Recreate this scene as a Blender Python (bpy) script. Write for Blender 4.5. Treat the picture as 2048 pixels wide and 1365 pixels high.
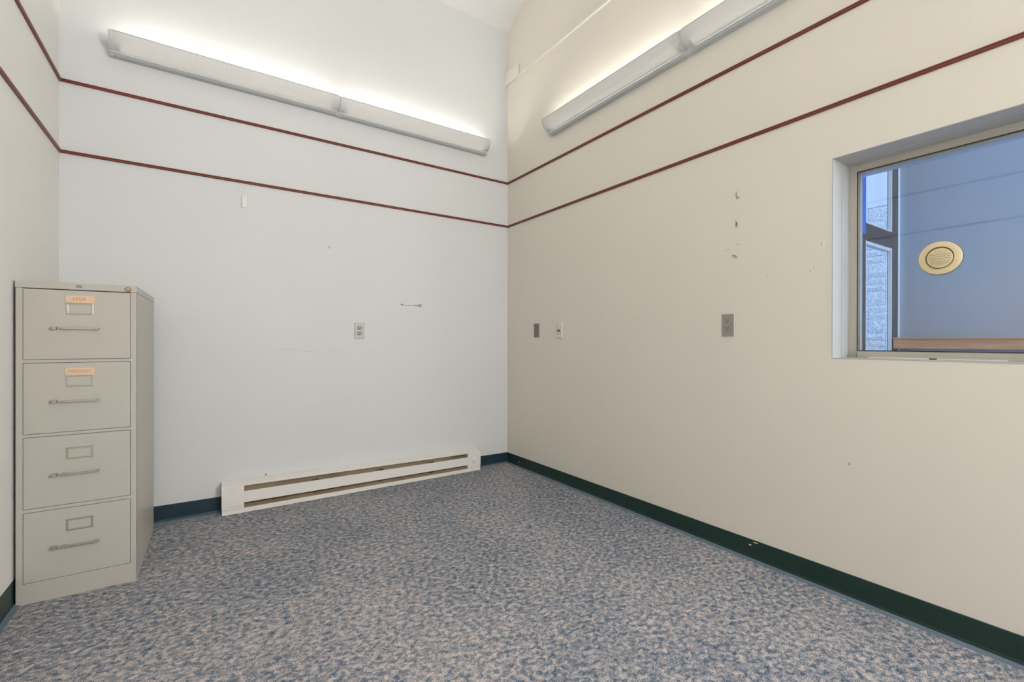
import bpy, bmesh, math, random
from mathutils import Vector, Matrix
random.seed(7)
for o in list(bpy.data.objects): bpy.data.objects.remove(o)
SC = bpy.context.scene; COL = SC.collection

# ------------------------------------------------------------------ camera
F_PX, CX, CY = 915.8751, 1023.6793, 684.3351
YAW, PIT, ROL = .5953, -.0016, .0015
CAM = Vector((-2.2491, -3.3891, 1.0774))
fw = Vector((math.sin(YAW)*math.cos(PIT), math.cos(YAW)*math.cos(PIT), math.sin(PIT)))
r0 = Vector((math.cos(YAW), -math.sin(YAW), 0)); u0 = r0.cross(fw)
r1 = r0*math.cos(ROL) + u0*math.sin(ROL); u1 = -r0*math.sin(ROL) + u0*math.cos(ROL)
cd = bpy.data.cameras.new('camera'); cam = bpy.data.objects.new('camera', cd); COL.objects.link(cam)
cam.matrix_world = Matrix(((r1.x, u1.x, -fw.x, CAM.x), (r1.y, u1.y, -fw.y, CAM.y), (r1.z, u1.z, -fw.z, CAM.z), (0, 0, 0, 1)))
cd.sensor_width = 36; cd.lens = F_PX/2048*36
cd.shift_x = (1024-CX)/2048; cd.shift_y = (CY-682.5)/2048; cd.clip_start = .02
SC.camera = cam

# ------------------------------------------------------------------ world, lights, exposure
vs = SC.view_settings
SC.display_settings.display_device = 'sRGB'
vs.view_transform = 'Standard'; vs.look = 'None'; vs.gamma = 1; vs.use_curve_mapping = False
vs.exposure = 0.03
world = bpy.data.worlds.new('sky'); SC.world = world; world.use_nodes = True
wn = world.node_tree; wn.nodes.clear()
wo = wn.nodes.new('ShaderNodeOutputWorld'); wb = wn.nodes.new('ShaderNodeBackground')
wt = wn.nodes.new('ShaderNodeTexCoord'); ws = wn.nodes.new('ShaderNodeSeparateXYZ'); wr = wn.nodes.new('ShaderNodeValToRGB')
wr.color_ramp.elements[0].position = .45; wr.color_ramp.elements[0].color = (.50, .68, .95, 1)
wr.color_ramp.elements[1].position = .9; wr.color_ramp.elements[1].color = (.30, .50, .90, 1)
wn.links.new(wt.outputs['Generated'], ws.inputs[0]); wn.links.new(ws.outputs[2], wr.inputs[0])
wn.links.new(wr.outputs[0], wb.inputs[0]); wb.inputs[1].default_value = 3.0
wn.links.new(wb.outputs[0], wo.inputs[0])

W = 2.8809            # room width
YR = -5.6             # rear wall
CEIL0, SLOPE = 3.815, .6
RIDGE_Y = YR/2; RIDGE_Z = CEIL0 - SLOPE*RIDGE_Y
def area(name, loc, target, sx, sy, power, col):
    l = bpy.data.lights.new(name, 'AREA'); l.shape = 'RECTANGLE'; l.size = sx; l.size_y = sy
    l.energy = power; l.color = col
    o = bpy.data.objects.new(name, l); COL.objects.link(o); o.location = loc
    o.rotation_euler = (Vector(target)-Vector(loc)).to_track_quat('-Z', 'Y').to_euler()
    return o
# added fill lamp in front of the closed, unseen rear wall
area('daylight_rear_window', (-1.44, YR+.02, 1.45), (-1.3, 0, 1.1), 2.3, 1.5, 6, (.97, .985, 1.0))
# added fills: one by the right wall behind the camera, one inside the vestibule
area('daylight_side_window', (-.02, -4.75, 1.75), (-2.9, -3.6, 1.5), 1.3, 1.3, 220, (.97, .985, 1.0))
area('daylight_vestibule', (.60, -5.0, 1.9), (.70, -2.5, 1.6), .5, 1.8, 50, (.72, .86, 1.0))
pl = bpy.data.lights.new('globe_pendant', 'POINT'); pl.energy = 12; pl.shadow_soft_size = .22; pl.color = (.97, .98, 1.0)  # added point fill behind the camera, without a fitting
po = bpy.data.objects.new('globe_pendant', pl); COL.objects.link(po); po.location = (-1.55, -4.2, 2.55)
# an added fill lamp high under the vault, above the top of the picture
cl_ = bpy.data.lights.new('vault_lamp', 'POINT'); cl_.energy = 9; cl_.shadow_soft_size = .06; cl_.color = (1.0, .975, .95)
co_ = bpy.data.objects.new('vault_lamp', cl_); COL.objects.link(co_); co_.location = (-2.0, -1.35, 4.45)
TUBE = 23.0           # fluorescent tube strength

# ------------------------------------------------------------------ materials
class NT:
    def __init__(s, name):
        s.m = bpy.data.materials.new(name); s.m.use_nodes = True; s.t = s.m.node_tree; s.t.nodes.clear()
        s.out = s.n('ShaderNodeOutputMaterial')
    def n(s, typ, **kw):
        nd = s.t.nodes.new(typ)
        for k, v in kw.items():
            if k.startswith('i_'): nd.inputs[k[2:].replace('_', ' ')].default_value = v
            else: setattr(nd, k, v)
        return nd
    def l(s, a, b): s.t.links.new(a, b)
    def coord(s): return s.n('ShaderNodeTexCoord').outputs['Object']
    def noise(s, scale, detail=4, rough=.5, vec=None):
        nd = s.n('ShaderNodeTexNoise'); nd.inputs['Scale'].default_value = scale
        nd.inputs['Detail'].default_value = detail; nd.inputs['Roughness'].default_value = rough
        s.l(vec if vec is not None else s.coord(), nd.inputs['Vector']); return nd
    def ramp(s, fac, stops, interp='LINEAR'):
        r = s.n('ShaderNodeValToRGB'); cr = r.color_ramp; cr.interpolation = interp
        while len(cr.elements) < len(stops): cr.elements.new(.5)
        for e, (p, c) in zip(cr.elements, stops): e.position = p; e.color = (*c, 1)
        s.l(fac, r.inputs[0]); return r.outputs[0]
    def bump(s, h, strength, dist=.001):
        b = s.n('ShaderNodeBump'); b.inputs['Strength'].default_value = strength; b.inputs['Distance'].default_value = dist
        s.l(h, b.inputs['Height']); return b.outputs[0]
def lin(*rgb):
    return tuple(((c/255)/12.92 if c/255 <= .04045 else ((c/255+.055)/1.055)**2.4) for c in rgb)
def mat(name, col, rough=.5, metal=0, spec=.5, vary=0, vscale=8, bump=0, bscale=200, col2=None, coat=0):
    t = NT(name); p = t.n('ShaderNodeBsdfPrincipled')
    p.inputs['Roughness'].default_value = rough; p.inputs['Metallic'].default_value = metal
    p.inputs['Specular IOR Level'].default_value = spec; p.inputs['Coat Weight'].default_value = coat
    c2 = col2 or tuple(c*(1-vary) for c in col)
    nz = t.noise(vscale, 5)
    t.l(t.ramp(nz.outputs[0], [(.3, col), (.7, c2)]), p.inputs['Base Color'])
    if bump:
        t.l(t.bump(t.noise(bscale, 3).outputs[0], bump), p.inputs['Normal'])
    t.l(p.outputs[0], t.out.inputs[0]); return t.m

M = {}
M['wall_back'] = mat('paint_cool_white', (.672, .675, .660), .6, vary=.025, vscale=1.2, bump=.25, bscale=140, spec=.25)  # one wall paint, cooled here: the back wall's light put into colour
M['wall_right'] = mat('paint_warm_cream', (.765, .715, .625), .6, vary=.025, vscale=1.2, bump=.25, bscale=140, spec=.25)  # same paint warmed, the right wall's warm light put into colour
M['wall_left'] = mat('paint_pale_cream', (.78, .765, .72), .6, vary=.03, vscale=1.2, bump=.25, bscale=140, spec=.25)  # same paint lightened, in place of light on the dim left wall
M['ceiling'] = mat('ceiling_paint', (.68, .665, .65), .7, vary=.02, vscale=1, bump=.2, bscale=120, spec=.2)
M['rail'] = mat('rail_oxblood_paint', (.185, .042, .026), .38, vscale=3, col2=(.15, .034, .022))
M['base_back'] = mat('cove_base_teal', (.005, .024, .042), .45, col2=(.012, .038, .050), vscale=14, bump=.3, bscale=60)  # same green base, tinted blue for reflected sky light
M['base_green'] = mat('cove_base_green', (.005, .028, .019), .45, col2=(.009, .034, .028), vscale=9, bump=.3, bscale=60)
M['edge'] = mat('carpet_edge_vinyl', (.135, .185, .235), .5, vary=.15)
M['reveal'] = mat('reveal_paint', (.46, .45, .435), .6, vary=.03, bump=.15)
M['frame'] = mat('frame_almond_metal', (.50, .47, .395), .4, vary=.04, vscale=5)
M['frame_grey'] = mat('frame_grey_metal', (.32, .33, .34), .4, vary=.05)
M['alum'] = mat('aluminium_anodised', (.55, .58, .62), .35, metal=.8, vary=.05)
M['gasket'] = mat('rubber_gasket', (.008, .006, .006), .6)
M['bronze'] = mat('bronze_mullion', (.055, .042, .040), .35, metal=.3, vary=.2)
M['bead'] = mat('glazing_bead', (.55, .62, .72), .35, metal=.3)
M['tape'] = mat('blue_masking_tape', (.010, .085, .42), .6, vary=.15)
M['tape_pale'] = mat('pale_blue_film', (.10, .20, .45), .5, vary=.1)
M['panel'] = mat('slate_blue_panel', (.27, .36, .49), .42, col2=(.33, .35, .42), vscale=1.6, spec=.4)
M['oak'] = None
M['cab'] = mat('cabinet_putty_enamel', (.47, .44, .385), .38, vary=.02, vscale=4, bump=.12, bscale=420)
M['cab_dark'] = mat('cabinet_interior', (.010, .008, .006), .8)  # near-black, shade of the drawer gaps put into colour
M['pull'] = mat('satin_aluminium_pull', (.46, .43, .37), .33, metal=.7, vary=.05)
M['brass'] = mat('lock_brass', (.55, .38, .25), .3, metal=.8)
M['dark'] = mat('dark_slot', (.015, .012, .01), .7)
M['label'] = mat('peach_label_tape', (.72, .50, .33), .6, vary=.05)
M['label_ink'] = mat('faded_label_ink', (.42, .30, .22), .7)
M['badge'] = mat('badge_grey', (.16, .15, .14), .4)
M['heater'] = mat('heater_enamel', (.80, .765, .71), .4, vary=.02, bump=.08, bscale=200)
M['heater_in'] = mat('heater_aged_interior', (.42, .34, .21), .55, col2=(.30, .22, .12), vscale=5)  # tan and brown put the shade inside the slots into colour
M['rust'] = mat('rusty_bracket', (.10, .045, .025), .7, vary=.3)
M['plate_steel'] = mat('plate_brushed_steel', (.36, .34, .29), .45, metal=.35, vary=.05)
M['plate_dark'] = mat('plate_grey', (.23, .22, .195), .5, vary=.08)
M['plate_ivory'] = mat('plate_ivory', (.66, .62, .52), .4)
M['recept'] = mat('receptacle_grey', (.33, .31, .28), .45)
M['recept_brown'] = mat('receptacle_taupe', (.22, .20, .175), .45)
M['red'] = mat('red_indicator', (.22, .012, .008), .4)
M['white_pl'] = mat('white_plastic', (.76, .76, .72), .4)
M['raceway'] = mat('raceway_cream', (.785, .745, .67), .45)
M['patch'] = mat('bare_plaster_taupe', (.36, .31, .28), .8, vary=.2, vscale=60)
M['scuff'] = mat('scuff_grey', (.52, .485, .42), .8, vary=.3, vscale=120)
M['filler'] = mat('white_filler', (.80, .74, .66), .8)
M['gold'] = mat('champagne_gold', (.80, .66, .41), .38, metal=.35, vary=.06, vscale=30, spec=.5)
M['gold_dk'] = mat('engraved_marks', (.13, .10, .06), .6)  # engraved dashes, and the dark rings that paint shade on the disc
M['ground'] = mat('concrete_ground', (.33, .33, .34), .9, vary=.15, bump=.3)
M['stucco'] = mat('pale_stucco', (.62, .66, .72), .85, vary=.05)
M['fix_grey'] = mat('fixture_grey_enamel', (.47, .485, .48), .45, vary=.03)
M['fix_end'] = mat('fixture_end_plastic', (.58, .58, .58), .4)

def m_oak():
    t = NT('oak_ledge'); p = t.n('ShaderNodeBsdfPrincipled', i_Roughness=.45)
    mp = t.n('ShaderNodeMapping'); mp.inputs['Scale'].default_value = (30, 1.6, 30); t.l(t.coord(), mp.inputs[0])
    nz = t.noise(3, 6, .6, mp.outputs[0])
    t.l(t.ramp(nz.outputs[0], [(.3, (.62, .34, .20)), (.7, (.44, .22, .12))]), p.inputs['Base Color'])
    t.l(p.outputs[0], t.out.inputs[0]); return t.m
M['oak'] = m_oak()

def m_block():
    t = NT('split_face_block'); p = t.n('ShaderNodeBsdfPrincipled', i_Roughness=.95)
    nz = t.noise(38, 9, .75)
    t.l(t.ramp(nz.outputs[0], [(.36, (.36, .42, .48)), (.48, (.66, .70, .74)), (.60, (.92, .93, .94))]), p.inputs['Base Color'])
    t.l(t.bump(nz.outputs[0], 1.0, .02), p.inputs['Normal'])
    t.l(p.outputs[0], t.out.inputs[0]); return t.m
M['block'] = m_block()
M['mortar'] = mat('mortar', (.46, .49, .54), .95)

def m_glass():
    t = NT('window_glass'); tr = t.n('ShaderNodeBsdfTransparent'); tr.inputs[0].default_value = (.97, .985, 1, 1)
    gl = t.n('ShaderNodeBsdfGlossy'); gl.inputs['Roughness'].default_value = 0.0
    lw = t.n('ShaderNodeLayerWeight'); pw = t.n('ShaderNodeMath', operation='POWER'); t.l(lw.outputs['Facing'], pw.inputs[0]); pw.inputs[1].default_value = 5
    fr = t.n('ShaderNodeMath', operation='MULTIPLY_ADD'); t.l(pw.outputs[0], fr.inputs[0]); fr.inputs[1].default_value = .95; fr.inputs[2].default_value = .045
    mx = t.n('ShaderNodeMixShader')
    # the faintest unevenness of an old pane
    t.l(t.bump(t.noise(3, 1).outputs[0], .02, .002), gl.inputs['Normal'])
    t.l(fr.outputs[0], mx.inputs[0]); t.l(tr.outputs[0], mx.inputs[1]); t.l(gl.outputs[0], mx.inputs[2])
    t.l(mx.outputs[0], t.out.inputs[0]); return t.m
M['glass'] = m_glass()

def m_tube():
    t = NT('fluorescent_tube'); e = t.n('ShaderNodeEmission'); e.inputs[0].default_value = (1, .985, .94, 1)
    e.inputs[1].default_value = TUBE; t.l(e.outputs[0], t.out.inputs[0]); return t.m
M['tube'] = m_tube()

def m_perf():
    # perforated white steel: the holes let some of the tube's light through
    t = NT('perforated_steel'); mp = t.n('ShaderNodeMapping'); mp.inputs['Scale'].default_value = (1, 1, 1)
    t.l(t.n('ShaderNodeTexCoord').outputs['UV'], mp.inputs[0])
    vo = t.n('ShaderNodeTexVoronoi'); vo.inputs['Scale'].default_value = 1; vo.inputs['Randomness'].default_value = 0
    t.l(mp.outputs[0], vo.inputs['Vector'])
    hole = t.ramp(vo.outputs['Distance'], [(.30, (1, 1, 1)), (.40, (0, 0, 0))])
    p = t.n('ShaderNodeBsdfPrincipled', i_Roughness=.45); p.inputs['Base Color'].default_value = (.76, .755, .74, 1)
    tl = t.n('ShaderNodeBsdfTranslucent'); tl.inputs[0].default_value = (.62, .60, .57, 1)
    df = t.n('ShaderNodeBsdfDiffuse'); df.inputs[0].default_value = (.50, .49, .46, 1)
    m1 = t.n('ShaderNodeMixShader'); m1.inputs[0].default_value = .5; t.l(df.outputs[0], m1.inputs[1]); t.l(tl.outputs[0], m1.inputs[2])
    m2 = t.n('ShaderNodeMixShader'); t.l(hole, m2.inputs[0]); t.l(p.outputs[0], m2.inputs[1]); t.l(m1.outputs[0], m2.inputs[2])
    t.l(m2.outputs[0], t.out.inputs[0]); return t.m
M['perf'] = m_perf()

def m_carpet():
    t = NT('flecked_carpet'); p = t.n('ShaderNodeBsdfPrincipled', i_Roughness=1.0); p.inputs['Specular IOR Level'].default_value = .05
    co = t.coord()
    mp = t.n('ShaderNodeMapping'); mp.inputs['Scale'].default_value = (1, 1.25, 1); mp.inputs['Rotation'].default_value = (0, 0, .5); t.l(co, mp.inputs[0])
    blot = t.noise(46, 2, .5, mp.outputs[0]); blot.inputs['Distortion'].default_value = .6
    fine = t.noise(300, 3, .75, co); hue = t.noise(230, 2, .5, co); big = t.noise(1.6, 3, .5, co)
    def mth(op, a, b):
        n = t.n('ShaderNodeMath', operation=op)
        for i, v in enumerate((a, b)):
            if isinstance(v, (int, float)): n.inputs[i].default_value = v
            else: t.l(v, n.inputs[i])
        return n.outputs[0]
    s = mth('ADD', mth('MULTIPLY', blot.outputs[0], .46), mth('MULTIPLY', fine.outputs[0], .80))
    s = mth('ADD', s, mth('MULTIPLY', mth('SUBTRACT', big.outputs[0], .5), .12))
    c = t.ramp(s, [(.48, (.035, .075, .125)), (.575, (.120, .180, .245)), (.622, (.27, .29, .32)), (.672, (.45, .40, .39)), (.76, (.74, .65, .60))])
    rust = t.ramp(hue.outputs[0], [(.60, (0, 0, 0)), (.70, (1, 1, 1))])
    mx = t.n('ShaderNodeMix', data_type='RGBA'); mx.inputs[7].default_value = (.34, .16, .13, 1)
    t.l(mth('MULTIPLY', rust, .55), mx.inputs[0]); t.l(c, mx.inputs[6])
    t.l(mx.outputs[2], p.inputs['Base Color'])
    t.l(t.bump(fine.outputs[0], .8, .004), p.inputs['Normal'])
    t.l(p.outputs[0], t.out.inputs[0]); return t.m
M['carpet'] = m_carpet()

# ------------------------------------------------------------------ helpers
def add_box(bm, x0, x1, y0, y1, z0, z1):
    x0, x1 = sorted((x0, x1)); y0, y1 = sorted((y0, y1)); z0, z1 = sorted((z0, z1))
    v = [bm.verts.new((x, y, z)) for x in (x0, x1) for y in (y0, y1) for z in (z0, z1)]
    for f in ((0, 1, 3, 2), (4, 6, 7, 5), (0, 4, 5, 1), (2, 3, 7, 6), (0, 2, 6, 4), (1, 5, 7, 3)):
        bm.faces.new([v[i] for i in f])
def add_prism(bm, pts, axis, a, b):
    """extrude a closed 2-D outline along axis 0/1/2 from a to b"""
    def P(p, t):
        return [(t, p[0], p[1]), (p[0], t, p[1]), (p[0], p[1], t)][axis]
    A = [bm.verts.new(P(p, a)) for p in pts]; B = [bm.verts.new(P(p, b)) for p in pts]; n = len(pts)
    bm.faces.new(A); bm.faces.new(B[::-1])
    for i in range(n): bm.faces.new((A[i], B[i], B[(i+1) % n], A[(i+1) % n]))
def add_cyl(bm, c, axis, r, h, seg=24, r2=None):
    """cylinder starting at c, running h along axis"""
    r2 = r if r2 is None else r2; ax = [Vector((1, 0, 0)), Vector((0, 1, 0)), Vector((0, 0, 1))][axis]
    e = [Vector((0, 1, 0)), Vector((0, 0, 1)), Vector((1, 0, 0))][axis]; g = ax.cross(e); c = Vector(c)
    A = [bm.verts.new(c+(e*math.cos(q)+g*math.sin(q))*r) for q in [2*math.pi*i/seg for i in range(seg)]]
    B = [bm.verts.new(c+ax*h+(e*math.cos(q)+g*math.sin(q))*r2) for q in [2*math.pi*i/seg for i in range(seg)]]
    bm.faces.new(A[::-1]); bm.faces.new(B)
    for i in range(seg): bm.faces.new((A[i], A[(i+1) % seg], B[(i+1) % seg], B[i]))
def add_lathe(bm, c, axis, prof, seg=48):
    """rings (radius, height along axis) closed to the axis at both ends"""
    ax = [Vector((1, 0, 0)), Vector((0, 1, 0)), Vector((0, 0, 1))][axis]
    e = [Vector((0, 1, 0)), Vector((0, 0, 1)), Vector((1, 0, 0))][axis]; g = ax.cross(e); c = Vector(c); R = []
    for r, h in prof:
        if r < 1e-6: R.append([bm.verts.new(c+ax*h)])
        else: R.append([bm.verts.new(c+ax*h+(e*math.cos(q)+g*math.sin(q))*r) for q in [2*math.pi*i/seg for i in range(seg)]])
    for a, b in zip(R, R[1:]):
        for i in range(seg):
            j = (i+1) % seg
            if len(a) == 1 and len(b) == 1: continue
            if len(a) == 1: bm.faces.new((a[0], b[j], b[i]))
            elif len(b) == 1: bm.faces.new((a[i], a[j], b[0]))
            else: bm.faces.new((a[i], a[j], b[j], b[i]))
def BM(): return bmesh.new()
def obj(name, bm, m, parent=None, bevel=0, smooth=False, seg=2, loc=None):
    bmesh.ops.recalc_face_normals(bm, faces=bm.faces[:])
    me = bpy.data.meshes.new(name); bm.to_mesh(me); bm.free()
    for mm in (m if isinstance(m, (list, tuple)) else [m]): me.materials.append(mm)
    o = bpy.data.objects.new(name, me); COL.objects.link(o)
    if parent is not None: o.parent = parent
    if loc is not None: o.location = loc
    if smooth:
        for p in me.polygons: p.use_smooth = True
        es = o.modifiers.new('split', 'EDGE_SPLIT'); es.split_angle = math.radians(38)
    if bevel:
        b = o.modifiers.new('bevel', 'BEVEL'); b.width = bevel; b.segments = seg; b.limit_method = 'ANGLE'; b.angle_limit = math.radians(35)
    return o
def thing(name, label, cat, loc=(0, 0, 0), rotz=0, group=None):
    o = bpy.data.objects.new(name, None); COL.objects.link(o); o.empty_display_size = .05
    o.location = loc; o.rotation_euler = (0, 0, rotz); o['label'] = label; o['category'] = cat
    if group: o['group'] = group
    return o
def tag(o, label, cat, group=None):
    o['label'] = label; o['category'] = cat
    if group: o['group'] = group
    return o
def struct(o, label=None):
    o['kind'] = 'structure'
    if label: o['label'] = label
    return o
def dup(root, loc, rotz=None, label=None):
    r = root.copy(); COL.objects.link(r); r.location = loc
    if rotz is not None: r.rotation_euler = (0, 0, rotz)
    if label: r['label'] = label
    for ch in list(root.children):
        c = ch.copy(); COL.objects.link(c); c.parent = r
        for g in list(ch.children):
            d = g.copy(); COL.objects.link(d); d.parent = c
    return r
GLYPH = {'H': [(0, 0, 0, 1), (1, 0, 1, 1), (0, .5, 1, .5)], 'A': [(0, 0, .5, 1), (.5, 1, 1, 0), (.2, .35, .8, .35)],
         'M': [(0, 0, 0, 1), (0, 1, .5, .3), (.5, .3, 1, 1), (1, 1, 1, 0)], 'P': [(0, 0, 0, 1), (0, 1, .9, 1), (.9, 1, .9, .5), (.9, .5, 0, .5)],
         'R': [(0, 0, 0, 1), (0, 1, .9, 1), (.9, 1, .9, .5), (.9, .5, 0, .5), (.4, .5, 1, 0)], 'O': [(.2, 0, .8, 0), (.8, 0, 1, .25), (1, .25, 1, .75), (1, .75, .8, 1), (.8, 1, .2, 1), (.2, 1, 0, .75), (0, .75, 0, .25), (0, .25, .2, 0)],
         'V': [(0, 1, .5, 0), (.5, 0, 1, 1)], 'S': [(0, .1, .8, 0), (.8, 0, 1, .28), (1, .28, 0, .72), (0, .72, .2, 1), (.2, 1, 1, .92)], 'T': [(.5, 0, .5, 1), (0, 1, 1, 1)], 'N': [(0, 0, 0, 1), (0, 1, 1, 0), (1, 0, 1, 1)]}
def stroke_text(name, txt, h, w, m, parent, cx, cz, y, th=.0003, asp=.78, gap=.32):
    """capitals drawn with straight strokes on a front face looking to -y"""
    b = bmesh.new(); lw = h*asp; pitch = lw+h*gap; x0 = cx-(pitch*len(txt)-h*gap)/2; z0 = cz-h/2
    for i, ch in enumerate(txt):
        for k, (ax_, az, bx, bz) in enumerate(GLYPH[ch]):
            A = Vector((x0+i*pitch+ax_*lw, z0+az*h)); B = Vector((x0+i*pitch+bx*lw, z0+bz*h)); d = (B-A).normalized(); n = Vector((-d.y, d.x))*w/2
            A = A-d*w*.3; B = B+d*w*.3; yy = y-k*.00002
            add_prism(b, [tuple(A+n), tuple(B+n), tuple(B-n), tuple(A-n)], 1, y, yy-th)
    return obj(name, b, m, parent)
def blob(bm, plane, u, v, ru, rv, seed=0, off=.0006, n=16, rag=.35):
    """a ragged flat flake, plane 'back' (y=0) or 'right' (x=0)"""
    rnd = random.Random(seed); A = []; B = []
    for i in range(n):
        q = 2*math.pi*i/n; k = 1+rnd.uniform(-rag, rag)
        a, b = u+ru*k*math.cos(q), v+rv*k*math.sin(q)
        if plane == 'back': A.append(bm.verts.new((a, 0, b))); B.append(bm.verts.new((a, -off, b)))
        else: A.append(bm.verts.new((0, a, b))); B.append(bm.verts.new((-off, a, b)))
    bm.faces.new(A); bm.faces.new(B[::-1])
    for i in range(n): bm.faces.new((A[i], B[i], B[(i+1) % n], A[(i+1) % n]))

# ------------------------------------------------------------------ room shell
T = .15
b = BM(); add_box(b, -W-T, .25, YR-T, T, -.12, 0)
struct(obj('floor', b, M['carpet']), 'blue and pink flecked carpet floor')
b = BM(); add_box(b, -W-T, .25, 0, T, 0, CEIL0+.08)
wall_back = struct(obj('wall_back', b, M['wall_back']), 'off-white back wall')
def gable(bm, x0, x1, zlow):
    add_prism(bm, [(0, zlow), (0, CEIL0), (RIDGE_Y, RIDGE_Z), (YR, CEIL0), (YR, zlow)], 0, x0, x1)
b = BM(); gable(b, -W-T, -W, 0)
wall_left = struct(obj('wall_left', b, M['wall_left']), 'cream left wall')
WY0, WY1, WZ0, WZ1 = -3.75, -2.528, 1.004, 1.867      # window opening
RT = .25
b = BM()
add_box(b, 0, RT, YR, 0, 0, WZ0); add_box(b, 0, RT, WY1, 0, WZ0, WZ1); add_box(b, 0, RT, YR, WY0, WZ0, WZ1)
gable(b, 0, RT, WZ1)
wall_right = struct(obj('wall_right', b, M['wall_right']), 'warm cream right wall with a window opening')
# rear wall, behind the photographer, closed; a fill lamp stands inside it
b = BM(); add_box(b, -W-T, RT, YR-T, YR-.01, 0, CEIL0+.08)
struct(obj('wall_rear', b, M['wall_left']), 'cream rear wall')
# vaulted ceiling
b = BM()
add_prism(b, [(T, CEIL0-SLOPE*T), (RIDGE_Y, RIDGE_Z), (YR-T, CEIL0-SLOPE*T), (YR-T, CEIL0-SLOPE*T+.15), (RIDGE_Y, RIDGE_Z+.15), (T, CEIL0-SLOPE*T+.15)], 0, -W-T, RT)
struct(obj('ceiling', b, M['ceiling']), 'pale vaulted ceiling')

# picture rails: a small moulded profile, (out from wall, height)
RAILP = [(0, -.009), (.007, -.009), (.011, -.006), (.011, -.001), (.009, .0005), (.011, .002), (.010, .007), (.005, .009), (0, .009)]
def rail(name, wall, z, label, dz_far=0.0):
    b = BM()
    if wall == 'back': add_prism(b, [(-p, z+q) for p, q in RAILP], 0, -W, 0)
    elif wall == 'right': add_prism(b, [(-p, z+q) for p, q in RAILP], 1, YR, 0)
    else: add_prism(b, [(-W+p, z+q) for p, q in RAILP], 1, YR, 0)
    if wall == 'left' and dz_far:
        for v in b.verts:
            v.co.z += dz_far*(-v.co.y)
    return struct(obj(name, b, M['rail']), label)
Z1, Z2 = 2.4754, 2.0928
rail('trim_1', 'back', Z1, 'upper dark red rail on the back wall'); rail('trim_2', 'back', Z2, 'lower dark red rail on the back wall')
rail('trim_3', 'right', Z1, 'upper dark red rail on the right wall'); rail('trim_4', 'right', Z2, 'lower dark red rail on the right wall')
rail('trim_5', 'left', Z1, 'upper dark red rail on the left wall', -.006); rail('trim_6', 'left', Z2, 'lower dark red rail on the left wall', .001)

# cove base and the vinyl edge along the carpet
def basetop(a, za, c, zc, wall):
    """tapered strip with a rounded top, between wall coordinates a and c"""
    b = BM(); prof = lambda h: [(0, 0), (.006, 0), (.005, .012), (.003, .02), (.003, h-.003), (.0015, h), (0, h)]
    A = []; B = []
    for lst, s, h in ((A, a, za), (B, c, zc)):
        for p, q in prof(h):
            lst.append(b.verts.new({'back': (s, -p, q), 'right': (-p, s, q), 'left': (-W+p, s, q)}[wall]))
    n = len(A); b.faces.new(A); b.faces.new(B[::-1])
    for i in range(n): b.faces.new((A[i], B[i], B[(i+1) % n], A[(i+1) % n]))
    return b
struct(obj('baseboard_back', basetop(-W, .109, -2.148, .103, 'back'), M['base_back']), 'dark teal cove base left of the heater')
struct(obj('baseboard_corner', basetop(-.318, .094, 0, .091, 'back'), M['base_back']), 'dark teal cove base between heater and corner')
bb_right = struct(obj('baseboard_right', basetop(0, .091, YR, .115, 'right'), M['base_green']), 'dark green cove base on the right wall')
struct(obj('baseboard_left', basetop(0, .105, YR, .105, 'left'), M['base_green']), 'dark green cove base on the left wall')
b = BM(); add_prism(b, [(-.004, 0), (-.022, 0), (-.020, .004), (-.008, .007), (-.004, .010)], 1, YR, -.022)
struct(obj('trim_7', b, M['edge']), 'blue-grey vinyl carpet edge along the right wall')
b = BM(); add_prism(b, [(-.004, 0), (-.022, 0), (-.020, .004), (-.008, .007), (-.004, .010)], 0, -.318, 0)
struct(obj('trim_8', b, M['edge']), 'blue-grey vinyl carpet edge right of the heater')
b = BM(); add_prism(b, [(-.004, 0), (-.022, 0), (-.020, .004), (-.008, .007), (-.004, .010)], 0, -W+.022, -2.15)
struct(obj('trim_9', b, M['edge']), 'blue-grey vinyl carpet edge left of the heater')
b = BM(); add_prism(b, [(-W+.004, 0), (-W+.022, 0), (-W+.020, .004), (-W+.008, .007), (-W+.004, .010)], 1, YR, 0)
struct(obj('trim_10', b, M['edge']), 'blue-grey vinyl carpet edge along the left wall')
b = BM()
for (y, z, ry, rz, s) in ((-2.177, .072, .006, .003, 1), (-2.205, .0905, .010, .002, 2), (-.18, .045, .012, .0015, 3), (-.40, .05, .003, .002, 5)):
    blob(b, 'right', y, z, ry, rz, s, off=.0046)
obj('paint_chip', b, M['filler'], bb_right)

# wear on the walls
b = BM()
blob(b, 'back', -.832, 1.356, .020, .011, 11); blob(b, 'back', -.868, 1.357, .016, .006, 12); blob(b, 'back', -.975, 1.358, .012, .006, 13)
blob(b, 'back', -.925, 1.354, .042, .003, 14, rag=.5)
obj('paint_peel', b, M['patch'], wall_back)
b = BM()
blob(b, 'back', -1.505, 1.737, .005, .009, 15); blob(b, 'back', -1.50, 1.728, .003, .004, 16)
for i, (x0, z0, x1, z1) in enumerate(((-1.85, 1.012, -1.74, 1.023), (-1.76, 1.024, -1.72, 1.023), (-1.50, 1.015, -1.40, 1.024), (-1.38, 1.028, -1.30, 1.022), (-1.23, 1.018, -1.20, 1.018), (-1.70, 1.005, -1.58, 1.006))):
    n = Vector((x1-x0, 0, z1-z0)); w = .0011
    add_prism(b, [(x0, z0-w*.3), (x1, z1-w*.3), (x1, z1+w*.3), ((x0+x1)/2, (z0+z1)/2+w), (x0, z0+w*.3)], 1, 0, -.0004)
obj('scuff_mark', b, M['scuff'], wall_back)
b = BM(); blob(b, 'back', -1.901, .199, .0045, .004, 17, rag=.1)
obj('nail_hole', b, M['dark'], wall_back)
b = BM()
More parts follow.
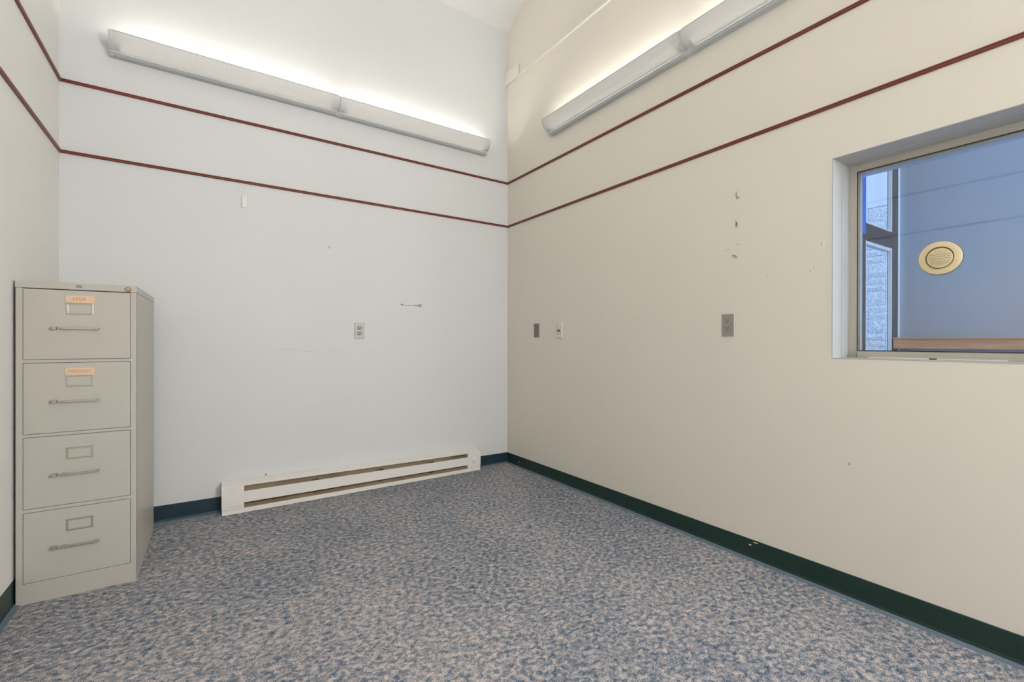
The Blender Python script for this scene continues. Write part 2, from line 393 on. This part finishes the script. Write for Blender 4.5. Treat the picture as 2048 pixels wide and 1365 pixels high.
for i, (y, z, ry, rz) in enumerate(((-2.100, 1.826, .004, .020), (-2.108, 1.808, .009, .008), (-2.099, 1.682, .006, .010), (-2.102, 1.668, .007, .010),
                                   (-2.110, 1.569, .0045, .004), (-2.086, 1.515, .008, .005), (-2.100, 1.508, .007, .007),
                                   (-2.487, 1.504, .003, .009), (-2.444, 1.395, .003, .003), (-2.458, 1.402, .002, .006), (-2.256, 1.388, .003, .003),
                                   (-2.593, .565, .005, .005), (-2.05, 1.552, .02, .0008))):
    blob(b, 'right', y, z, ry, rz, 30+i, off=.0010, rag=.5)
obj('scuff_mark', b, M['scuff'], wall_right)
b = BM(); blob(b, 'right', -2.487, 1.504, .013, .019, 60, off=.0006, rag=.25); blob(b, 'right', -2.236, 1.510, .004, .004, 61, off=.0006)
obj('filler_patch', b, M['filler'], wall_right)

# ------------------------------------------------------------------ window with the speaking disc
# frame ring (thickness in y/z), from the end of the painted reveal to the far face of the wall
def ring(bm, x0, x1, y0, y1, z0, z1, t, tb=None):
    tb = t if tb is None else tb
    add_box(bm, x0, x1, y1-t, y1, z0, z1); add_box(bm, x0, x1, y0, y0+t, z0, z1)
    add_box(bm, x0, x1, y0+t, y1-t, z1-t, z1); add_box(bm, x0, x1, y0+t, y1-t, z0, z0+tb)
b = BM()
e = .003
ring(b, -.0008, .168, WY0, WY1, WZ0, WZ1, e)
win = struct(obj('window_1', b, M['reveal']), 'interior pass-through window set deep in the right wall')
b = BM(); ring(b, .088, .094, WY0+e, WY1-e, WZ0+e, WZ1-e, .0016)
obj('reveal_bead', b, M['frame'], win)
b = BM(); ring(b, .168, .20, WY0, WY1, WZ0, WZ1, .034, .033)
obj('window_frame', b, M['frame'], win, bevel=.0012)
b = BM(); add_box(b, .135, .167, WY0+e, -2.60, WZ0+e, WZ0+.011); add_box(b, .150, .167, WY0+e, -2.57, WZ0+e, WZ0+.030)
obj('sill_track', b, M['frame'], win, bevel=.001)
b = BM(); add_box(b, .120, .1345, -3.03, -2.62, WZ0+e, WZ0+.0075)
obj('lock_track', b, M['raceway'], win, bevel=.0008)
b = BM(); add_cyl(b, (.118, -2.83, WZ0+.0035), 2, .011, .0045, 20)
obj('thumb_notch', b, M['dark'], win)
b = BM(); ring(b, .166, .1675, WY0+.034, WY1-.034, WZ0+.033, WZ1-.034, .0032)
obj('gasket', b, M['gasket'], win)
gx0, gx1 = .186, .192
b = BM(); ring(b, .180, .198, WY0+.034, WY1-.034, WZ0+.033, WZ1-.034, .010, .003)
obj('sash', b, M['alum'], win, bevel=.001)
b = BM(); add_box(b, gx0, gx1, WY0+.040, WY1-.040, WZ0+.035, WZ1-.040)
obj('glass_pane', b, M['glass'], win)
b = BM(); ring(b, .20, .26, WY0, WY1, WZ0, WZ1, .018, .03)
add_box(b, .20, .26, WY0+.018, WY1-.018, WZ1-.036, WZ1-.018)
obj('outer_frame', b, M['bead'], win, bevel=.001)

# the disc, axis along -x, on the room side of the pane
DX = gx0; DC = (DX, -2.835, 1.411)
disc = thing('speaking_vent', 'round champagne gold speak-through disc on the window pane, with fine engraved lines', 'vent', DC)
b = BM()
R = .0665
add_lathe(b, (0, 0, 0), 0, [(0, 0), (R, 0), (R, -.005), (R-.002, -.0085), (R-.012, -.0110), (.048, -.0105), (.0470, -.0130), (.0450, -.0134), (.0435, -.0115), (.0435, -.0012), (0, -.0012)], 64)
obj('rim', b, M['gold'], disc, smooth=True)
b = BM(); add_lathe(b, (0, 0, 0), 0, [(0, 0), (R+.0012, 0), (R+.0012, -.0030), (R-.001, -.0034), (0, -.0034)], 64)
obj('backing_ring', b, M['gold_dk'], disc, smooth=True)  # dark ring paints the shade around the disc's edge
b = BM(); add_lathe(b, (0, 0, 0), 0, [(.0394, -.0040), (.0436, -.0040), (.0436, -.0046), (.0394, -.0046)], 64)
obj('groove', b, M['gold_dk'], disc)  # dark ring paints the shade inside the rim
b = BM(); add_lathe(b, (0, 0, 0), 0, [(0, -.0011), (.0395, -.0011), (.0395, -.0068), (.038, -.0074), (0, -.0074)], 64)
obj('centre_plate', b, M['gold'], disc, smooth=True)
b = BM(); rnd = random.Random(3)
for k, z in enumerate((.027, .0225, .0155, .0125, .0075, .0045, -.0015, -.0045, -.0115, -.0145, -.0195, -.0225, -.0265)):
    half = math.sqrt(max(.037**2-z*z, 1e-6))*(.6 if k in (0, 1, 4, 12) else .92); y = -half
    shift = -.006 if k in (0, 4) else 0
    while y < half:
        w = rnd.uniform(.0012, .0045)
        if y+w < half: add_box(b, -.0078, -.0073, y+shift, y+w+shift, z-.0006, z+.0006)
        y += w+rnd.uniform(.0008, .002)
obj('engraving', b, M['gold_dk'], disc)

# ------------------------------------------------------------------ vestibule beyond the pass-through window
YS = -2.50
b = BM(); add_box(b, .93, 1.05, -5.2, YS+.02, -.12, 3.2)
struct(obj('wall_vestibule', b, M['panel']), 'smooth slate blue wall panel beyond the window')
# storefront window facing along the room, at YS
b = BM()
add_box(b, .25, .452, YS, YS+.025, -.12, 3.0); add_box(b, .452, .93, YS, YS+.025, 2.92, 3.0); add_box(b, .452, .93, YS, YS+.025, -.12, .25)
st = struct(obj('window_2', b, M['bronze'], bevel=.002), 'bronze framed exterior window seen through the pass-through window')
b = BM(); add_box(b, .806, .9, YS, YS+.021, .25, 2.92)
obj('mullion', b, M['bronze'], st, bevel=.002)
b = BM(); add_box(b, .452, .806, YS, YS+.021, 1.578, 1.664)
obj('transom', b, M['bronze'], st, bevel=.002)
b = BM()
for z0, z1 in ((.25, 1.578), (1.664, 2.92)):
    add_box(b, .452, .458, YS-.001, YS+.014, z0, z1); add_box(b, .798, .806, YS-.001, YS+.014, z0, z1)
    add_box(b, .458, .798, YS+.004, YS+.03, z0, z0+.008); add_box(b, .458, .798, YS+.004, YS+.03, z1-.016, z1)
add_box(b, .9, .93, YS+.0, YS+.03, .25, 2.92)
obj('glazing_bead', b, M['bead'], st)
for z0, z1 in ((.258, 1.562), (1.672, 2.904)):
    b = BM(); add_box(b, .458, .798, YS+.014, YS+.020, z0, z1)
    obj('glass_pane', b, M['glass'], st)
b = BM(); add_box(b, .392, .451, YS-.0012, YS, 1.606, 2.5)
obj('blue_tape', b, M['tape'], st)  # plain blue strip on the upper part of the storefront jamb
b = BM(); add_prism(b, [(.81, 1.042), (.81, 1.092), (.80, 1.092), (.80, 1.099), (.929, 1.099), (.929, 1.042)], 1, -5.1, YS-.005)
tag(obj('wooden_ledge', b, M['oak'], bevel=.0015), 'light oak ledge along the foot of the slate blue panel beyond the window', 'ledge')

# split-face block wall outside, its courses 20 cm and 10 cm high
b = BM(); rnd = random.Random(5)
def block(y0, y1, z0, z1, x):
    g = .0022; y0 += g; y1 -= g; z0 += g; z1 -= g
    ny = max(3, int((y1-y0)/.045)); nz = max(2, int((z1-z0)/.045)); V = []
    for j in range(nz+1):
        row = []
        for i in range(ny+1):
            edge = i in (0, ny) or j in (0, nz)
            row.append(b.verts.new((x-(.004 if edge else rnd.uniform(.010, .034)), y0+(y1-y0)*i/ny, z0+(z1-z0)*j/nz)))
        V.append(row)
    for j in range(nz):
        for i in range(ny): b.faces.new((V[j][i], V[j][i+1], V[j+1][i+1], V[j+1][i]))
    Bk = [b.verts.new((x+.02, yy, zz)) for yy, zz in ((y0, z0), (y1, z0), (y1, z1), (y0, z1))]
    bot = V[0]; top = V[-1]; lf = [r[0] for r in V]; rt = [r[-1] for r in V]
    b.faces.new(bot[::-1]+[Bk[0], Bk[1]]); b.faces.new(top+[Bk[2], Bk[3]])
    b.faces.new(lf+[Bk[3], Bk[0]]); b.faces.new(rt[::-1]+[Bk[1], Bk[2]])
z = -.4; k = 0
while z < 2.95:
    h = (.2, .1, .1)[k % 3]; y = -3.2-(.2 if k % 2 else 0)
    while y < 3.4:
        w = .4 if k % 3 == 0 else rnd.choice((.2, .4)); block(y, y+w, z, z+h, 5.72); y += w
    z += h; k += 1
blk = struct(obj('wall_outside', b, M['block']), 'pale split-face block wall outside')
b = BM(); add_box(b, 5.73, 5.95, -3.4, 3.8, -.4, 3.0)
obj('mortar_backing', b, M['mortar'], blk)
b = BM(); add_box(b, 5.70, 5.95, -3.4, 3.8, 3.0, 4.6)
obj('stucco_band', b, M['stucco'], blk)
b = BM(); add_box(b, .27, 9, YS+.06, 9, -.5, -.12); add_box(b, .27, .93, -5.2, YS+.06, -.5, -.12)
struct(obj('ground', b, M['ground']), 'concrete ground outside')

# ------------------------------------------------------------------ wall-mounted fluorescent uplights
# profile (out from wall, height above the bottom of the housing)
LIP = (.105, .104)
CURVE = []
for i in range(15):
    q = math.radians(8+i*(74)/14)      # from the lip, bulging out, back in to the wall
    CURVE.append((.030+.076*math.cos(q), .104-.088*math.sin(q)*1.03+.012))
CURVE = [(.105, .104)]+[c for c in CURVE[1:] if c[1] > .0185]+[(.046, .0125)]
L = 1.216
def make_light(label, group):
    t = thing('wall_light', label, 'light fixture', (0, 0, 0), 0, group)
    b = BM()   # back plate and bottom channel; local x along the wall, -y into the room
    add_prism(b, [(0, 0), (-.034, 0), (-.0465, .0115), (-.044, .0135), (-.030, .004), (-.006, .004), (-.006, .075), (0, .075)], 0, .002, L-.002)
    obj('housing', b, M['fix_grey'], t)
    # curved perforated front, 1.2 mm thick, with UVs in 4 mm pitch
    b = BM(); uvl = b.loops.layers.uv.new('UVMap'); inner = [(p-.0014*(.8 if i < 8 else .3), q+.0012) for i, (p, q) in enumerate(CURVE)]
    s = [0]
    for a, c in zip(CURVE, CURVE[1:]): s.append(s[-1]+math.dist(a, c))
    NX = 2; xs = [.014, L-.014]
    def strip(crv, flip):
        V = [[b.verts.new((x, -p, q)) for x in xs] for p, q in crv]
        for i in range(len(crv)-1):
            f = b.faces.new((V[i][0], V[i][1], V[i+1][1], V[i+1][0]))
            for lp, (uu, vv) in zip(f.loops, ((xs[0], s[i]), (xs[1], s[i]), (xs[1], s[i+1]), (xs[0], s[i+1]))): lp[uvl].uv = (uu/.0042, vv/.0042)
        return V
    A = strip(CURVE, False); Bv = strip(inner, True)
    for r in (0, -1): b.faces.new((A[r][0], A[r][1], Bv[r][1], Bv[r][0]))
    for c in (0, 1):
        for i in range(len(CURVE)-1): b.faces.new((A[i][c], A[i+1][c], Bv[i+1][c], Bv[i][c]))
    o = obj('perforated_shade', b, M['perf'], t, smooth=True)
    b = BM(); add_box(b, .014, L-.014, -.1068, -.1025, .1035, .1062)
    obj('shade_lip', b, M['fix_grey'], t)
    outline = [(-p*1.0, q) for p, q in CURVE]+[(0, 0), (0, .104)]
    for x0, x1 in ((0, .014), (L-.014, L)):
        b = BM(); add_prism(b, [(-p*1.012, q) for p, q in CURVE]+[(-.034, -.001), (0, -.001), (0, .080), (-.05, .090)], 0, x0, x1)
        obj('end_cap', b, M['fix_end'], t, smooth=True)
    b = BM(); add_cyl(b, (.045, -.045, .062), 0, .0130, L-.09, 20)
    obj('tube', b, M['tube'], t, smooth=True)
    for x in (.028, L-.045):
        b = BM(); add_box(b, x, x+.017, -.062, -.006, .035, .080)
        obj('lamp_holder', b, M['white_pl'], t)
    return t
ZL = 2.661
GB = 'uplights end to end on the back wall'; GR = 'uplights end to end on the right wall'
l0 = make_light('long perforated metal uplight on the back wall, the left one starting above the filing cabinet', GB)
l0.location = (-2.672, 0, ZL+.004)
l1 = dup(l0, (-2.672+L+.0015, 0, ZL+.001), 0, 'long perforated metal uplight on the back wall, the right one ending near the room corner'); l1['group'] = GB
l2 = dup(l0, (0, -.622, ZL), -math.pi/2, 'long perforated metal uplight on the right wall, the one nearest the room corner'); l2['group'] = GR
l3 = dup(l0, (0, -.622-L-.0015, ZL), -math.pi/2, 'long perforated metal uplight on the right wall, cut off by the top of the picture'); l3['group'] = GR

# ------------------------------------------------------------------ cable raceway above the right wall light
rc = thing('cable_raceway', 'thin cream surface cable raceway high on the right wall with a corner box', 'raceway', (-.0005, 0, 3.35))
b = BM(); add_prism(b, [(0, -.008), (-.010, -.008), (-.012, -.005), (-.012, .006), (-.009, .008), (0, .008)], 1, -3.2, -.18)
obj('channel', b, M['raceway'], rc)
b = BM(); add_box(b, -.022, 0, -.18, -.001, -.008, .10)
obj('corner_box', b, M['raceway'], rc, bevel=.003)
b = BM(); add_box(b, -.034, -.023, -.012, 0, -.03, .010)
obj('elbow', b, M['raceway'], rc, bevel=.003)

# ------------------------------------------------------------------ electric baseboard heater
HX0, HX1 = -2.146, -.318; HL = HX1-HX0
ht = thing('baseboard_heater', 'long cream electric baseboard heater along the foot of the back wall', 'heater', (HX0, -.002, 0))
HZ = .172
def taper(bm):      # casing height drawn tapering to the right, following lens distortion
    for v in bm.verts: v.co.z *= 1.055-.125*(v.co.x/HL)
    return bm
D = .066
b = BM()
add_box(b, 0, HL, -.003, 0, 0, HZ+.012)                                            # back plate
add_prism(b, [(-.003, HZ+.012), (-.003, HZ+.008), (-D, HZ-.004), (-D, HZ-.012), (-D-.0018, HZ-.012), (-D-.0018, HZ-.001)], 0, 0, HL)   # sloping top with a lip
add_prism(b, [(-.003, 0), (-D-.001, 0), (-D-.001, .021), (-D+.004, .025), (-.030, .040), (-.028, .038), (-D+.004, .021), (-D+.002, .003), (-.003, .003)], 0, 0, HL)
obj('casing', taper(b), M['heater'], ht)
b = BM(); add_prism(b, [(-D+.006, .0262), (-.030, .0408), (-.028, .0408), (-.0045, .0408), (-.0045, .0390), (-.027, .0386), (-D+.007, .0252)], 0, .119, HL-.119)
obj('discoloured_pan', taper(b), M['heater_in'], ht)  # brown overlay, shade of the lower slot put into colour
b = BM(); add_box(b, .118, HL-.118, -.0045, -.0031, .04, HZ+.006)
obj('back_plate', taper(b), M['heater_in'], ht)  # lining in the same painted shade tone
b = BM(); add_prism(b, [(-D, .060), (-D-.002, .060), (-D-.002, .126), (-D+.004, .1275), (-D+.004, .1255), (-D, .124)], 0, .118, HL-.118)
obj('front_cover', taper(b), M['heater'], ht)
b = BM(); add_prism(b, [(-.0035, .028), (-D, .028), (-D, .0465), (-D-.0035, .0465), (-D-.0035, HZ-.012), (-D, HZ-.0065), (-.0035, HZ+.006)], 0, -.002, .118)
obj('end_cap', taper(b), M['heater'], ht, bevel=.0012)
b = BM(); add_prism(b, [(-.0035, .028), (-D, .028), (-D, .0465), (-D-.0035, .0465), (-D-.0035, HZ-.012), (-D, HZ-.0065), (-.0035, HZ+.006)], 0, HL-.118, HL+.002)
cap = obj('end_cap', taper(b), M['heater'], ht, bevel=.0012)
kz = .092
b = BM(); add_lathe(b, (HL-.055, -D-.0035, kz), 1, [(0, 0), (.021, 0), (.021, -.003), (.0175, -.005), (.0165, -.014), (.015, -.016), (0, -.016)], 40)
obj('thermostat_knob', b, M['white_pl'], cap, smooth=True)
b = BM(); add_box(b, HL-.0565, HL-.0535, -D-.0205, -D-.0190, kz, kz+.014)
obj('knob_pointer', b, M['plate_ivory'], cap)
b = BM(); add_cyl(b, (.12, -.036, .085), 0, .008, HL-.24, 12)
xx = .16
while xx < HL-.16:
    add_box(b, xx, xx+.0006, -.058, -.012, .062, .108); xx += .012
el = obj('heating_element', taper(b), M['alum'], ht)
for x in (.53, .98, 1.38):
    b = BM(); add_box(b, x, x+.002, -D+.006, -.006, .046, .122); add_box(b, x, x+.030, -D+.012, -D+.006, .122, .1345)
    add_box(b, x+.004, x+.007, -D-.0005, -D+.006, .044, .060); add_box(b, x+.018, x+.021, -D-.0005, -D+.006, .046, .060)
    obj('cover_bracket', taper(b), M['rust'], ht)
b = BM(); P0 = []
for i in range(13):
    a = math.pi*i/12; P0.append((HL-.235+.055*(1-math.cos(a)), .126+.016*math.sin(a)))
for (a, c), (d_, e_) in zip(P0, P0[1:]):
    add_prism(b, [(a, c-.0015), (d_, e_-.0015), (d_, e_+.0015), (a, c+.0015)], 1, -.034, -.031)
obj('wire', taper(b), M['rust'], ht)

# ------------------------------------------------------------------ filing cabinet
fc = thing('filing_cabinet', 'tall putty-grey four-drawer steel filing cabinet against the left wall', 'filing cabinet', (-2.8717, -.7357, 0), -.022)
CW, CH, CD = .381, 1.322, .672
b = BM()
add_box(b, 0, .0012, .0, CD, 0, 1.292); add_box(b, CW-.0012, CW, 0, CD, 0, 1.292); add_box(b, 0, CW, CD-.0012, CD, 0, 1.292)
add_box(b, 0, .0208, 0, .02, .0, 1.292); add_box(b, CW-.0208, CW, 0, .02, 0, 1.292)            # front stiles
for z0, z1 in ((0, .084), (.3725, .3865), (.680, .692), (.9855, .9975)):
    add_box(b, .0208, CW-.0208, 0, .02, z0, z1)
obj('body', b, M['cab'], fc)
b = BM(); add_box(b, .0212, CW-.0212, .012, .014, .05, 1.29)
obj('inner_panel', b, M['cab_dark'], fc)  # dark sheet behind the drawer fronts, stands in for gap shade
b = BM(); add_box(b, -.0012, CW+.0012, -.0015, CD+.001, 1.293, CH)
obj('top', b, M['cab'], fc, bevel=.0015)
b = BM(); add_box(b, .1815, .2005, -.0027, -.0014, 1.3025, 1.3125)
obj('maker_badge', b, M['badge'], fc)
stroke_text('badge_lettering', 'HON', .0058, .0011, M['pull'], fc, .191, 1.3075, -.0027, asp=.7)
b = BM(); add_lathe(b, (.352, -.0014, 1.3055), 1, [(0, 0), (.0105, 0), (.0105, -.002), (.0085, -.004), (.0082, -.010), (.0070, -.0112), (.0062, -.0095), (0, -.0095)], 32)
lk = obj('lock', b, M['brass'], fc, smooth=True)
b = BM(); add_box(b, .3512, .3528, -.0113, -.0108, 1.3025, 1.3085)
obj('keyhole', b, M['dark'], lk)
def drawer(zb, zt):
    d = obj('drawer', (lambda bb: (add_box(bb, .0224, CW-.0224, -.0016, .010, zb+.0017, zt-.0019), bb)[1])(BM()), M['cab'], fc, bevel=.0012)
    zh = zb+.131
    b = BM()     # bow handle: flat bar on two stepped posts
    add_prism(b, [(.1385, -.001), (.1385, -.024), (.1405, -.027), (.2535, -.027), (.2555, -.024), (.2555, -.001), (.2400, -.001), (.2400, -.019), (.1540, -.019), (.1540, -.001)], 2, zh-.0038, zh+.0038)
    obj('handle', b, M['pull'], d, bevel=.001)
    b = BM(); add_prism(b, [(.1062, -.001), (.1062, -.018), (.1085, -.0205), (.1215, -.0205), (.1238, -.018), (.1238, -.001)], 2, zh-.0065, zh+.0065)
    obj('latch', b, M['pull'], d, bevel=.001)
    b = BM(); u0_, u1_, h0, h1 = .1495, .2360, zb+.190, zb+.240
    def fr(o, dpt0, dpt1, w):
        add_box(b, u0_+o, u1_-o, -dpt1, -dpt0, h1-o-w, h1-o); add_box(b, u0_+o, u1_-o, -dpt1, -dpt0, h0+o, h0+o+w)
        add_box(b, u0_+o, u0_+o+w, -dpt1, -dpt0, h0+o+w, h1-o-w); add_box(b, u1_-o-w, u1_-o, -dpt1, -dpt0, h0+o+w, h1-o-w)
    fr(0, .0012, .0032, .0075); fr(.0015, .0032, .0045, .003)
    obj('label_holder', b, M['pull'], d, bevel=.0006)
    return d
ZD = [(.9975, 1.2915), (.692, .9855), (.3865, .680), (.084, .3725)]
dr = [drawer(*z) for z in ZD]
dr[0]['label'] = 'top drawer with a peach HAM sticker'; dr[1]['label'] = 'second drawer with a peach PROVOST sticker'
for d, (z0, z1), txt, sz, cu in ((dr[0], (1.2375, 1.2685), 'HAM', .0185, .192), (dr[1], (.9305, .9625), 'PROVOST', .0150, .1935)):
    b = BM(); add_box(b, .1485, .2405, -.0052, -.0046, z0, z1)
    add_box(b, .1485, .2405, -.0046, -.0016, z0+.004, z1)
    obj('name_sticker', b, M['label'], d)
    if txt == 'HAM': stroke_text('lettering', txt, .0125, .0022, M['label_ink'], d, cu, (z0+z1)/2, -.0052)
    else: stroke_text('lettering', txt, .0098, .0018, M['label_ink'], d, cu, (z0+z1)/2, -.0052)
b = BM()
for i in range(6):
    a = math.radians(150-i*22); c = math.radians(150-(i+1)*22)
    add_prism(b, [(.338+.010*math.cos(a), .487+.008*math.sin(a)), (.338+.010*math.cos(c), .487+.008*math.sin(c)), (.338+.0092*math.cos(c), .487+.0072*math.sin(c)), (.338+.0092*math.cos(a), .487+.0072*math.sin(a))], 1, -.0016, -.0019)
obj('scratch', b, M['badge'], dr[2])

# ------------------------------------------------------------------ plates on the walls (local: x right, -y out of the wall)
def duplex(name_label, mp, mr, loc, rotz, group=None):
    t = thing('wall_outlet', name_label, 'outlet', loc, rotz, group)
    b = BM(); add_prism(b, [(-.035, 0), (-.035, -.0020), (-.0325, -.0055), (.0325, -.0055), (.035, -.0020), (.035, 0)], 2, -.057, .057)
    obj('cover_plate', b, mp, t, bevel=.0012)
    for s in (-1, 1):
        zc = s*.0195; b = BM(); pts = []
        for i in range(32):
            q = 2*math.pi*i/32; pts.append((.0172*math.cos(q), zc+max(-.0142, min(.0142, .0172*math.sin(q)))))
        add_prism(b, pts, 1, -.0054, -.0085)
        r = obj('receptacle', b, mr, t)
        b = BM(); add_box(b, -.0078, -.0052, -.0089, -.0084, zc+.0005, zc+.0095); add_box(b, .0052, .0074, -.0089, -.0084, zc+.001, zc+.0090)
        add_cyl(b, (0, -.0084, zc-.0068), 1, .0029, -.0005, 14)
        obj('socket_slots', b, M['dark'], r)
        b = BM(); pr = []
        for i in range(32):
            q = 2*math.pi*i/32; pr.append((.0188*math.cos(q), zc+max(-.0156, min(.0156, .0188*math.sin(q)))))
        add_prism(b, pr, 1, -.0052, -.0059)
        obj('receptacle_surround', b, M['recept_brown'], r)
    b = BM(); add_lathe(b, (0, -.0054, 0), 1, [(0, 0), (.0035, 0), (.003, -.0012), (0, -.0014)], 16)
    obj('screw', b, M['pull'], t)
    return t
duplex('small steel duplex outlet plate on the back wall above the heater', M['plate_steel'], M['recept'], (-1.297, 0, 1.152), 0)
duplex('dark grey duplex outlet plate on the right wall, nearest the room corner', M['plate_dark'], M['recept_brown'], (0, -.428, 1.164), -math.pi/2)
duplex('steel duplex outlet plate on the right wall nearest the window', M['plate_steel'], M['recept'], (0, -2.060, 1.162), -math.pi/2)
jk = thing('data_jack', 'ivory data jack plate with a small red port on the right wall', 'data jack', (0, -.716, 1.160), -math.pi/2)
b = BM(); add_prism(b, [(-.035, 0), (-.035, -.006), (-.032, -.010), (.032, -.010), (.035, -.006), (.035, 0)], 2, -.057, .057)
obj('cover_plate', b, M['plate_ivory'], jk, bevel=.0015)
for z0 in (.036, -.048):
    b = BM(); add_box(b, -.022, .022, -.0115, -.0098, z0, z0+.012)
    obj('label_window', b, M['white_pl'], jk)
b = BM(); add_box(b, -.024, .020, -.0125, -.0098, -.014, .012)
obj('port_frame', b, M['plate_ivory'], jk)
b = BM(); add_box(b, .000, .014, -.0140, -.0124, -.010, .006)
obj('red_port', b, M['red'], jk)
b = BM(); add_box(b, -.018, -.008, -.0132, -.0124, -.008, .002)
obj('dark_port', b, M['dark'], jk)
b = BM(); add_box(b, -.002, .016, -.0135, -.0099, .0125, .026)
obj('port_cover', b, M['white_pl'], jk)

cl = thing('wall_clip', 'small white plastic wall bracket high on the back wall below the lower red rail', 'bracket', (-2.0195, 0, 1.968))
b = BM(); add_prism(b, [(-.0165, 0), (-.0165, -.010), (-.0125, -.010), (-.0115, -.004), (.0115, -.004), (.0125, -.010), (.0165, -.010), (.0165, 0)], 2, -.037, .037)
obj('bracket', b, M['white_pl'], cl, bevel=.0006)
b = BM(); add_cyl(b, (0, -.0040, .028), 1, .0028, -.0006, 14)
obj('screw_hole', b, M['scuff'], cl)
b = BM(); add_cyl(b, (0, 0, -.045), 1, .0075, -.003, 20)
obj('hanging_tab', b, M['white_pl'], cl)
